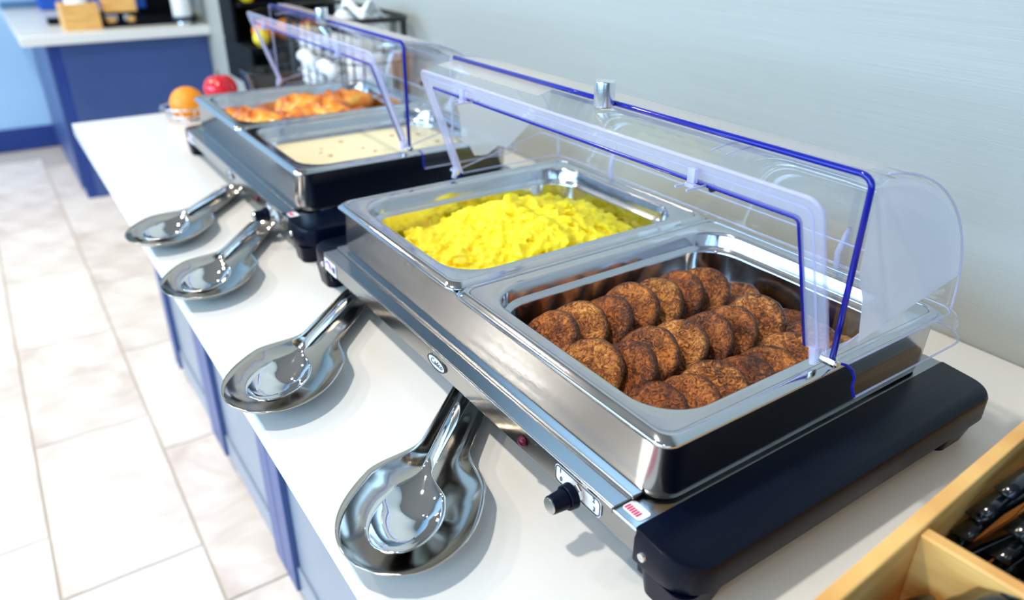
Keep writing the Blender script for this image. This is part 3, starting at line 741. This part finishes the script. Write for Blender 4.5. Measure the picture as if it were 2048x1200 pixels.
# ------------------------------------------------------------------ pastries and gravy in the far warmer
def pastry(x, y, rz, s, label, seed):
    bm = bmesh.new(); nn = 26; mm = 20; V = []
    for i in range(nn):
        u = -1+2*i/(nn-1); w_ = math.sqrt(max(0, 1-u*u))**.8
        ridge = 1+.10*math.cos(u*13)
        row = []
        for j in range(mm):
            a = 2*PI*j/mm
            cx = .044*u; cy = -.012*(1-u*u)+.006
            r = .020*w_*ridge+.0006
            p = Vector((cx, cy+r*1.15*math.cos(a), max(-.008, r*.95*math.sin(a))))
            p += Vector((0, 0, 1))*.003*noise.noise(p*60+Vector((seed, 0, 0)))
            row.append(bm.verts.new(p*s))
        V.append(row)
    for i in range(nn-1):
        for j in range(mm): bm.faces.new((V[i][j], V[i+1][j], V[i+1][(j+1) % mm], V[i][(j+1) % mm]))
    bm.faces.new(V[0]); bm.faces.new(V[-1][::-1])
    o = bobj('croissant', bm, M['crust'], smooth=True)
    o.location = toB(x, y, .069+.012*(seed % 2)); o.rotation_euler = (prn.uniform(-.2, .2), prn.uniform(-.2, .2), rz)
    tag(o, label, 'pastry', 'golden pastries in the far pan')
PL = [(.075, .070, .9, 'golden croissant at the front corner of the far pan'), (.165, .068, .4, 'golden croissant at the front, beside the gravy pan'), (.125, .120, 1.3, 'golden croissant second from the front, in the middle'),
      (.070, .165, .5, 'golden croissant along the far side, midway back'), (.185, .150, 1.0, 'golden croissant beside the gravy pan, midway back'), (.125, .205, .2, 'puffy pale-sided croissant heaped behind the middle'),
      (.185, .235, 1.4, 'golden croissant beside the gravy pan, near the back'), (.080, .250, .8, 'golden croissant in the back far corner of the pan')]
for i, (x, y, r, l) in enumerate(PL): pastry(x, y, r, 1.28, l, i)
bm = bmesh.new(); V = []
pr_ = [rrect(e, .2645-e, e, .325-e, .03, seg=8, z=0) for e in (.0285, .034, .06)]
loft(bm, pr_, cap1=True)
bmesh.ops.triangulate(bm, faces=[f for f in bm.faces if len(f.verts) > 4])
gv = bobj('cream_gravy', bm, M['gravy'], smooth=True); gv.location = toB(.2655, 0, H-.0275); gv.rotation_euler = (0, 0, RB)
tag(gv, 'smooth pale cream gravy filling the near pan of the far warmer', 'gravy', kind='stuff')
bm = bmesh.new()
for q in range(16): blob(bm, Vector((rng.uniform(.05, .21), rng.uniform(.05, .27), .0002)), rng.uniform(.002, .0045), (1, 1, .4), 50+q)
gb = bobj('meat_crumbs', bm, M['meat_bit'], gv, smooth=True); gb['kind'] = 'stuff'

# ------------------------------------------------------------------ spoon rests and spoons
def rest_w(s):
    # half width along the axis, s in metres, 0 = bowl centre, negative = tip
    if s < .030:
        a = .060; return .0500*math.sqrt(max(0, 1-(s/a)**2)) if s < 0 else .0500*math.sqrt(max(0, 1-(s/.085)**2))
    w0 = .0500*math.sqrt(1-(.030/.085)**2)
    if s < .085:
        q = (s-.030)/.055; q = q*q*(3-2*q); return w0+(.0205-w0)*q
    if s < .185: return .0205+(.0180-.0205)*(s-.085)/.1
    return .0180*math.sqrt(max(0, 1-((s-.185)/.012)**2))
def rest_point(uu, vv):
    s = -.060+.257*(.5-.5*math.cos(PI*uu)) if False else -.060+.257*(uu if uu > .06 else uu)
    s = -.060+.257*(uu**1.0)
    t = -1+2*vv
    w_ = rest_w(s)
    edge = 1.0
    if s < 0: edge = max(0, 1-(s/.060)**2)**.8
    if s > .17: edge = max(0, 1-((s-.17)/.027)**2)
    hh = .0185 if s < .03 else .0185-.0055*min(1, (s-.03)/.06)
    z = .0016+hh*(1-(1-abs(t)**3.2)*edge)
    return (s, t*w_, z)
def make_rest(x, y, rz, label, first=[None]):
    if first[0] is None:
        us = []
        bm = bmesh.new(); NU, NV = 60, 29; V = []
        for i in range(NU):
            q = i/(NU-1); q = q-.035*math.sin(2*PI*q)
            V.append([bm.verts.new(rest_point(q, j/(NV-1))) for j in range(NV)])
        for i in range(NU-1):
            for j in range(NV-1): bm.faces.new((V[i][j], V[i+1][j], V[i+1][j+1], V[i][j+1]))
        bmesh.ops.remove_doubles(bm, verts=bm.verts, dist=1e-6)
        me = bpy.data.meshes.new('spoon_rest'); bmesh.ops.recalc_face_normals(bm, faces=bm.faces); bm.to_mesh(me); bm.free()
        for p in me.polygons: p.use_smooth = True
        me.materials.append(M['satin']); first[0] = me
    o = bpy.data.objects.new('spoon_rest', first[0]); C.objects.link(o); o.location = (x, y, 0); o.rotation_euler = (0, 0, rz)
    s = o.modifiers.new('solid', 'SOLIDIFY'); s.thickness = .0011; s.offset = 1
    tag(o, label, 'spoon rest', 'steel spoon rests along the counter edge'); return o
def make_spoon(x, y, rz, label, first=[None]):
    if first[0] is None:
        L = .235
        def sw(s):
            if s < .036: return .0275*math.sqrt(max(0, 1-(s/.0365)**2)) if s < 0 else .0275*math.sqrt(max(0, 1-(s/.038)**2))
            return .0
        def half(s):
            if s < .020: return sw(s)
            w0 = .0275*math.sqrt(1-(.020/.038)**2)
            if s < .048: q = (s-.020)/.028; q = q*q*(3-2*q); return w0+(.0040-w0)*q
            if s < .16: return 0.0040+.0026*(s-.052)/.108
            return .0066*math.sqrt(max(0, 1-((s-.16)/.016)**2))
        bm = bmesh.new(); NU, NV = 70, 17; V = []
        for i in range(NU):
            q = i/(NU-1); q = q-.04*math.sin(2*PI*q); s = -.0365+.2125*q; row = []
            for j in range(NV):
                t = -1+2*j/(NV-1); w_ = half(s)
                e = max(0, 1-(s/.0365)**2)**.7 if s < 0 else (1 if s < .012 else max(0, 1-(s-.012)/.034))
                dep = .0125*e*(1-abs(t)**2.2)
                base = .0175
                if s > .03: base = .0175+.0035*math.sin(min(1, (s-.03)/.03)*PI/2) - .0035*max(0, min(1, (s-.075)/.1))
                crown = .0024*(1-t*t)*(1 if s > .05 else 0)
                row.append(bm.verts.new((s, t*w_, base-dep+crown)))
            V.append(row)
        for i in range(NU-1):
            for j in range(NV-1): bm.faces.new((V[i][j], V[i+1][j], V[i+1][j+1], V[i][j+1]))
        bmesh.ops.remove_doubles(bm, verts=bm.verts, dist=1e-6)
        me = bpy.data.meshes.new('serving_spoon'); bmesh.ops.recalc_face_normals(bm, faces=bm.faces); bm.to_mesh(me); bm.free()
        for p in me.polygons: p.use_smooth = True
        me.materials.append(M['polished']); first[0] = me
    o = bpy.data.objects.new('serving_spoon', first[0]); C.objects.link(o); o.location = (x, y, 0.0002); o.rotation_euler = (0, 0, rz)
    s = o.modifiers.new('solid', 'SOLIDIFY'); s.thickness = .0012; s.offset = 1
    tag(o, label, 'spoon', 'polished serving spoons lying in their rests'); return o
RESTS = [((.4040, -.1170), 133, 'nearest', 'below the sausage pan'), ((.1790, -.1330), 134, 'second nearest', 'below the egg pan'),
         ((-.0790, -.1330), 143, 'third', 'beside the dial of the far warmer'), ((-.2640, -.1380), 138, 'farthest', 'at the front of the far warmer')]
for (x, y), a, nm, wh in RESTS:
    r = math.radians(a)
    make_rest(x, y, r, 'brushed steel spoon rest, %s of the four, %s' % (nm, wh))
    make_spoon(x-.004*math.cos(r)-.002*math.sin(r), y-.004*math.sin(r)+.002*math.cos(r), r, 'polished steel serving spoon in the %s rest, %s' % (nm, wh))

# ------------------------------------------------------------------ bamboo cutlery box
bt = thing('cutlery_box', 'bamboo divided box of black plastic cutlery at the near corner', 'box', (.6445, .08, 0), math.radians(3.4))
bx = lambda n_, a, b, c, d, e, f: boxo(n_, a, b, c, d, e, f, M['wood'], bt, bevel=.0012)
bx('side_board', 0, .009, -.30, .36, .0015, .100); bx('side_board', .21, .219, -.30, .36, .0015, .100)
bx('end_board', .009, .21, .351, .36, .0015, .100); bx('end_board', .009, .21, -.30, -.291, .0015, .100)
bx('divider', .009, .21, -.009, 0, .006, .097)
bx('bottom_board', .009, .21, -.291, .351, .0015, .006)
def cutlery_mesh(kind):
    bm = bmesh.new(); L = .165
    def bar(s0, s1, w0, w1, z0, z1, t=.0016, cy=0.0, n=6):
        V = []
        for i in range(n+1):
            q = i/n; s = s0+(s1-s0)*q; w_ = w0+(w1-w0)*q; z = z0+(z1-z0)*q+.002*math.sin(q*PI)
            V.append([bm.verts.new((s, cy-w_, z)), bm.verts.new((s, cy, z+.0012)), bm.verts.new((s, cy+w_, z)), bm.verts.new((s, cy, z-t))])
        for A, B in zip(V, V[1:]):
            for k in range(4): bm.faces.new((A[k], A[(k+1) % 4], B[(k+1) % 4], B[k]))
        bm.faces.new(V[0]); bm.faces.new(V[-1][::-1])
    bar(0, .105, .0065, .004, 0, .004)
    if kind == 'fork':
        bar(.105, .125, .004, .012, .004, .002)
        for c in (-.0095, -.0032, .0032, .0095): bar(.124, .165, .0022, .0012, .002, .006, cy=c)
    else:
        bar(.105, .120, .004, .009, .004, .002); bar(.120, .150, .009, .0105, .002, .0035); bar(.150, .168, .0105, .002, .0035, .004)
    me = bpy.data.meshes.new('plastic_'+kind); bmesh.ops.recalc_face_normals(bm, faces=bm.faces); bm.to_mesh(me); bm.free(); me.materials.append(M['blackgloss'])
    for p in me.polygons: p.use_smooth = True
    return me
CM = {'fork': cutlery_mesh('fork'), 'knife': cutlery_mesh('knife')}
crn = random.Random(3)
def cut(kind, x, y, z, rz, tilt, roll, label, grp):
    o = bpy.data.objects.new('plastic_'+kind, CM[kind]); C.objects.link(o)
    o.matrix_world = Matrix.Translation((x, y, z)) @ Matrix.Rotation(rz, 4, 'Z') @ Matrix.Rotation(-tilt, 4, 'Y') @ Matrix.Rotation(roll, 4, 'X')
    tag(o, label, kind, grp)
for i in range(56):
    x = .660+.021*(i % 7)+crn.uniform(-.003, .004); y = .084+.007*(i//7)+crn.uniform(0, .02)
    cut('fork', x, y, .046+.0062*(i//7)+crn.uniform(0, .003), math.radians(90+crn.uniform(-14, min(14, math.degrees((x-.655)/.17)))), math.radians(crn.uniform(0, 5)), crn.uniform(-.6, .6),
        'glossy black plastic fork heaped in the back compartment of the bamboo box', 'black plastic forks in the back compartment')
for i in range(35):
    x = .670+.022*(i % 7)+crn.uniform(-.004, .006); y = -.118+.008*(i//7)+crn.uniform(0, .016)
    cut('knife', x, y, .048+.0085*(i//7)+crn.uniform(0, .003), math.radians(90+crn.uniform(-12, min(12, math.degrees((x-.660)/.17)))), math.radians(crn.uniform(0, 3)), crn.uniform(-.6, .6),
        'glossy black plastic knife heaped in the front compartment of the bamboo box', 'black plastic knives in the front compartment')

# ------------------------------------------------------------------ fruit and stands behind the far warmer
def fruit(kind, loc, r, m, label, cat, stem=False, sq=1.0):
    bm = bmesh.new(); prof = []
    for i in range(15):
        a = -PI/2+PI*i/14; rr = math.cos(a); zz = math.sin(a)*sq
        if kind == 'apple': zz = zz*.9-.18*math.exp(-(rr*3.2)**2)*(1 if zz > 0 else -.6)
        if kind == 'lemon': zz = zz*1.18 if abs(zz) > .9 else zz
        prof.append((max(.0004, rr*r), zz*r))
    lathe(bm, prof, n=28); o = bobj(kind, bm, m, smooth=True); o.location = loc; tag(o, label, cat)
    if kind in ('apple', 'orange'):
        bm = bmesh.new(); cyl(bm, (0, 0, r*.62 if kind == 'apple' else r*.97), (.001, 0, r*1.08), r*.05, r*.04, n=8); bobj('stem', bm, M['stem'], o)
    return o
fruit('orange', (-.955, .050, .033), .036, M['orange'], 'bright orange in a chrome wire bowl at the counter end', 'fruit')
fruit('apple', (-1.07, .150, .034), .038, M['apple'], 'red apple beside the black fruit stand', 'fruit')
wb = thing('wire_bowl', 'low chrome wire bowl holding an orange at the far counter end', 'bowl', (-.955, .050, 0))
for nm, pp in (('rim', (.052, .030)), ('ring', (.044, .013)), ('base_ring', (.026, .002))):
    bm = bmesh.new(); tube(bm, [(pp[0]*math.cos(2*PI*i/32), pp[0]*math.sin(2*PI*i/32), pp[1]) for i in range(32)], .0018, n=6, closed=True); bobj(nm, bm, M['wire'], wb, smooth=True)
for i in range(12):
    a = 2*PI*i/12; bm = bmesh.new(); tube(bm, [(r_*math.cos(a), r_*math.sin(a), z) for r_, z in ((.026, .002), (.044, .013), (.058, .030))], .0012, n=6); bobj('spoke', bm, M['wire'], wb)
stand = thing('fruit_stand', 'tall black fruit stand with shelves against the grey wall', 'stand', (-1.30, .355, 0))
boxo('back_board', -.14, -.12, -.080, .13, .0, .52, M['coffee'], stand, bevel=.004)
boxo('side_board', -.12, .12, -.093, -.081, .0, .10, M['coffee'], stand, bevel=.004); boxo('side_board', -.12, .0, -.093, -.081, .1005, .52, M['coffee'], stand, bevel=.004)
boxo('side_board', -.12, .12, .130, .145, .0, .52, M['coffee'], stand, bevel=.004)
boxo('shelf', -.12, .12, -.080, .129, .085, .100, M['coffee'], stand, bevel=.004)
boxo('shelf', -.12, .03, -.080, .129, .185, .197, M['coffee'], stand, bevel=.004)
boxo('shelf', -.12, .0, -.080, .129, .33, .34, M['coffee'], stand, bevel=.004)
bm = bmesh.new(); loft(bm, [rrect(-.10, .155, -.145, .14, .06, z=.002), rrect(-.12, .165, -.155, .15, .07, z=.055), rrect(-.122, .168, -.158, .153, .07, z=.060), rrect(-.115, .160, -.150, .145, .065, z=.060), rrect(-.10, .145, -.135, .13, .05, z=.012)], cap0=True, cap1=True)
tray = bobj('black_tray', bm, M['blackgloss'], smooth=True); tray.location = (-1.120, .330, 0); tray.scale = (.36, .72, 1.0)
tag(tray, 'rounded black tray standing in front of the black fruit stand', 'tray')
FR = [('orange', -1.235, .318, .131, .029, 'orange'), ('orange', -1.245, .378, .130, .028, 'orange'), ('apple', -1.24, .440, .130, .029, 'apple'), ('potato', -1.19, .420, .128, .026, 'potato'),
      ('lemon', -1.285, .302, .2225, .025, 'lemon'), ('lemon', -1.345, .305, .2245, .027, 'lemon'), ('apple', -1.29, .357, .227, .029, 'apple'), ('orange', -1.30, .420, .228, .030, 'orange'), ('lemon', -1.195, .297, .1205, .020, 'lemon')]
FLAB = ['orange at the left of the lower shelf of the black stand', 'orange in the middle of the lower shelf of the black stand', 'red apple at the right of the lower shelf of the black stand', 'tan bread roll in front on the lower shelf of the black stand',
        'yellow lemon at the left front of the upper shelf', 'yellow lemon at the left back of the upper shelf', 'red apple in the middle of the upper shelf', 'orange at the right of the upper shelf', 'small yellow lemon in the left corner of the lower shelf']
for (k_, x, y, z, r, m), l in zip(FR, FLAB):
    fruit({'potato': 'bread_roll'}.get(k_, k_), (x, y, z), r, M[m], l, 'bread' if k_ == 'potato' else 'fruit')
# wire basket of napkins
nb = thing('napkin_basket', 'black wire basket of folded white napkins behind the far warmer', 'basket', (-.915, .400, 0))
def rp(z, e=0): return rrect(-.20+e, .20-e, -.072+e, .072-e, .04, seg=6, z=z)
for z_, rr, nm in ((.205, .0055, 'rim'), (.12, .002, 'ring'), (.008, .003, 'base_ring')):
    bm = bmesh.new(); tube(bm, rp(z_), rr, n=8, closed=True); bobj(nm, bm, M['black_wire'], nb, smooth=True)
pp = rp(0); 
for i in range(0, len(pp), 2):
    bm = bmesh.new(); cyl(bm, (pp[i][0], pp[i][1], .006), (pp[i][0], pp[i][1], .204), .0024, n=6); bobj('upright', bm, M['black_wire'], nb)
for x_ in (-.15, -.1, -.05, 0, .05, .1, .15):
    for y_ in (-.072, .072):
        bm = bmesh.new(); cyl(bm, (x_, y_, .006), (x_, y_, .204), .0024, n=6); bobj('upright', bm, M['black_wire'], nb)
bm = bmesh.new()
for i in range(7):
    bmesh.ops.rotate(bm, verts=box(bm, -.165, -.03, -.055, .055, .012+.018*i, .027+.018*i), cent=(0, 0, 0), matrix=Matrix.Rotation(.012*((i*7) % 5-2), 3, 'Z'))
tag(bobj('napkin_stack', bm, M['white'], None, bevel=.004), 'stack of folded white napkins at the far side of the wire basket', 'napkins').location = (-.915, .400, 0)
def napkin(x, y, z, rx, rz, s, label):
    bm = grid(lambda u, v: ((u-.5)*.15*s, (v-.5)*.085*s, .010*math.sin(u*7+v*3)+.012*math.sin(v*5)), 16, 10)
    o = bobj('napkin', bm, M['white'], smooth=True, solid=.004); o.location = (x, y, z); o.rotation_euler = (rx, 0, rz); tag(o, label, 'napkin')
napkin(-.80, .400, .218, .1, .3, .55, 'loose white napkin lying over the top of the wire basket')
napkin(-.82, .400, .190, .05, .1, .8, 'crumpled white napkin just under the basket rim')
for i, (x, z, l) in enumerate([(-.985, .105, 'rolled white napkin low at the far side of the wire basket'), (-.865, .100, 'rolled white napkin beside it, nearer the viewer')]):
    bm = bmesh.new(); tube(bm, [(x+.0, .325-.004, z), (x+.02, .322, z+.004), (x+.05, .322, z), (x+.075, .325, z-.006)], [.012, .015, .015, .012], n=12)
    pass_o = bobj('napkin_roll', bm, M['white'], smooth=True); pass_o.location = (0, 0, 0); tag(pass_o, l, 'napkin')
bm = bmesh.new(); lathe(bm, [(.038, 0), (.046, .11), (.044, .11), (.037, .004)], n=28)
for i, (x, l) in enumerate([(-.79, 'cream paper cup inside the wire basket, nearer the viewer')]):
    me = bpy.data.meshes.new('paper_cup'); bm.to_mesh(me); o = link(me, 'paper_cup', M['white'], smooth=True); o.location = (x-.03, .405, .010); tag(o, l, 'cup')
bm.free()

# ------------------------------------------------------------------ things on the far counter
def wbox(x, y, w_, d_, h, label, name='wooden_caddy'):
    t = thing(name, label, 'caddy', (x, y, 0), math.radians(2)); g = .008
    boxo('side_board', -d_/2, d_/2, -w_/2, -w_/2+g, 0, h, M['wood'], t, bevel=.002); boxo('side_board', -d_/2, d_/2, w_/2-g, w_/2, 0, h, M['wood'], t, bevel=.002)
    boxo('front_board', d_/2-g, d_/2, -w_/2+g, w_/2-g, 0, h, M['wood'], t, bevel=.002); boxo('back_board', -d_/2, -d_/2+g, -w_/2+g, w_/2-g, 0, h, M['wood'], t, bevel=.002)
    boxo('bottom_board', -d_/2+g, d_/2-g, -w_/2+g, w_/2-g, 0, g, M['wood'], t); return t
wbox(-2.66, .055, .125, .12, .092, 'tall bamboo caddy of white cups at the left of the far counter')
bm = bmesh.new()
for i in range(4): lathe(bm, [(.03, .010+.0+.016*i), (.04, .10+.016*i), (.036, .10+.016*i), (.028, .014+.016*i)], n=24)
o = bobj('cup_stack', bm, M['white'], smooth=True); o.location = (-2.665, .055, 0); tag(o, 'nested white paper cups standing in the left bamboo caddy', 'cups')
cs = thing('condiment_stand', 'black stand carrying a raised bamboo caddy on the far counter', 'stand', (-2.68, .20, 0))
boxo('base_plate', -.06, .06, -.075, .065, .0, .012, M['coffee'], cs, bevel=.003); boxo('upright', -.055, -.04, -.075, -.05, .012, .045, M['coffee'], cs); boxo('upright', .04, .055, .045, .06, .012, .045, M['coffee'], cs)
boxo('upright', -.02, .02, -.010, .008, .012, .045, M['coffee'], cs)
boxo('shelf', -.06, .06, -.075, .065, .045, .052, M['coffee'], cs, bevel=.002)
boxo('tray_box', -.05, .055, -.060, .055, .053, .115, M['wood'], cs, bevel=.003)
for i, y in enumerate((.160, .232)):
    bm = bmesh.new(); lathe(bm, [(.012, 0), (.018, .003), (.020, .022), (.018, .024)], n=20); o = bobj('syrup_cup', bm, M['wood'], smooth=True); o.location = (-2.645, y, .0125)
    tag(o, 'small tan cup under the raised caddy, %s one' % ('left', 'right')[i], 'cup', 'small tan cups under the raised caddy')
cm = thing('coffee_machine', 'large black coffee machine on the far counter', 'coffee machine', (-2.76, .345, 0))
boxo('base', -.10, .14, -.085, .125, 0, .03, M['coffee'], cm, bevel=.005); boxo('column', -.10, -.02, -.085, .125, .03, .36, M['coffee'], cm, bevel=.005); boxo('head', -.02, .13, -.085, .125, .26, .36, M['coffee'], cm, bevel=.005)
tag(boxo('front_panel', -.0195, -.012, -.07, -.03, .05, .24, M['bluebox'], cm), 'dark blue lit front strip')
cd = thing('cup_dispenser', 'white cylindrical cup dispenser with dark collar beside the coffee machine', 'dispenser', (-2.560, .405, 0))
bm = bmesh.new(); lathe(bm, [(.033, .034), (.034, .036), (.034, .28), (.03, .285)], n=32); bobj('tube', bm, M['white'], cd, smooth=True)
bm = bmesh.new(); lathe(bm, [(.034, .020), (.038, .022), (.038, .033), (.034, .034)], n=32); bobj('collar', bm, M['toe'], cd, smooth=True)
bm = bmesh.new(); lathe(bm, [(.026, .0), (.028, .004), (.026, .018), (.022, .020)], n=32); bobj('foot', bm, M['wire'], cd, smooth=True)
cg = thing('lid_holder', 'small black lid holder lying on the far counter', 'holder', (-2.86, .005, 0))
boxo('tray', -.04, .04, -.045, .045, .0, .02, M['coffee'], cg, bevel=.003); boxo('arm', .0, .20, .030, .050, .0, .012, M['coffee'], cg, bevel=.003)
bb = boxo('storage_bin', -3.52, -3.38, -.02, .10, .001, .12, M['bluebox'], bevel=.01); tag(bb, 'royal blue storage bin at the back left of the far counter', 'bin')
bb = boxo('storage_bin', -3.52, -3.38, .17, .36, .001, .12, M['bluebox'], bevel=.01); tag(bb, 'royal blue storage bin behind the bamboo caddies', 'bin')
bb = boxo('black_canister', -3.50, -3.38, .105, .165, .001, .2, M['coffee'], bevel=.01); tag(bb, 'black canister between the two blue bins', 'canister')
struct(boxo('trim_1', XF+.001, XF+.012, -.165, WY-.002, .0005, .03, M['teal']), 'slate blue backsplash strip behind the far counter')
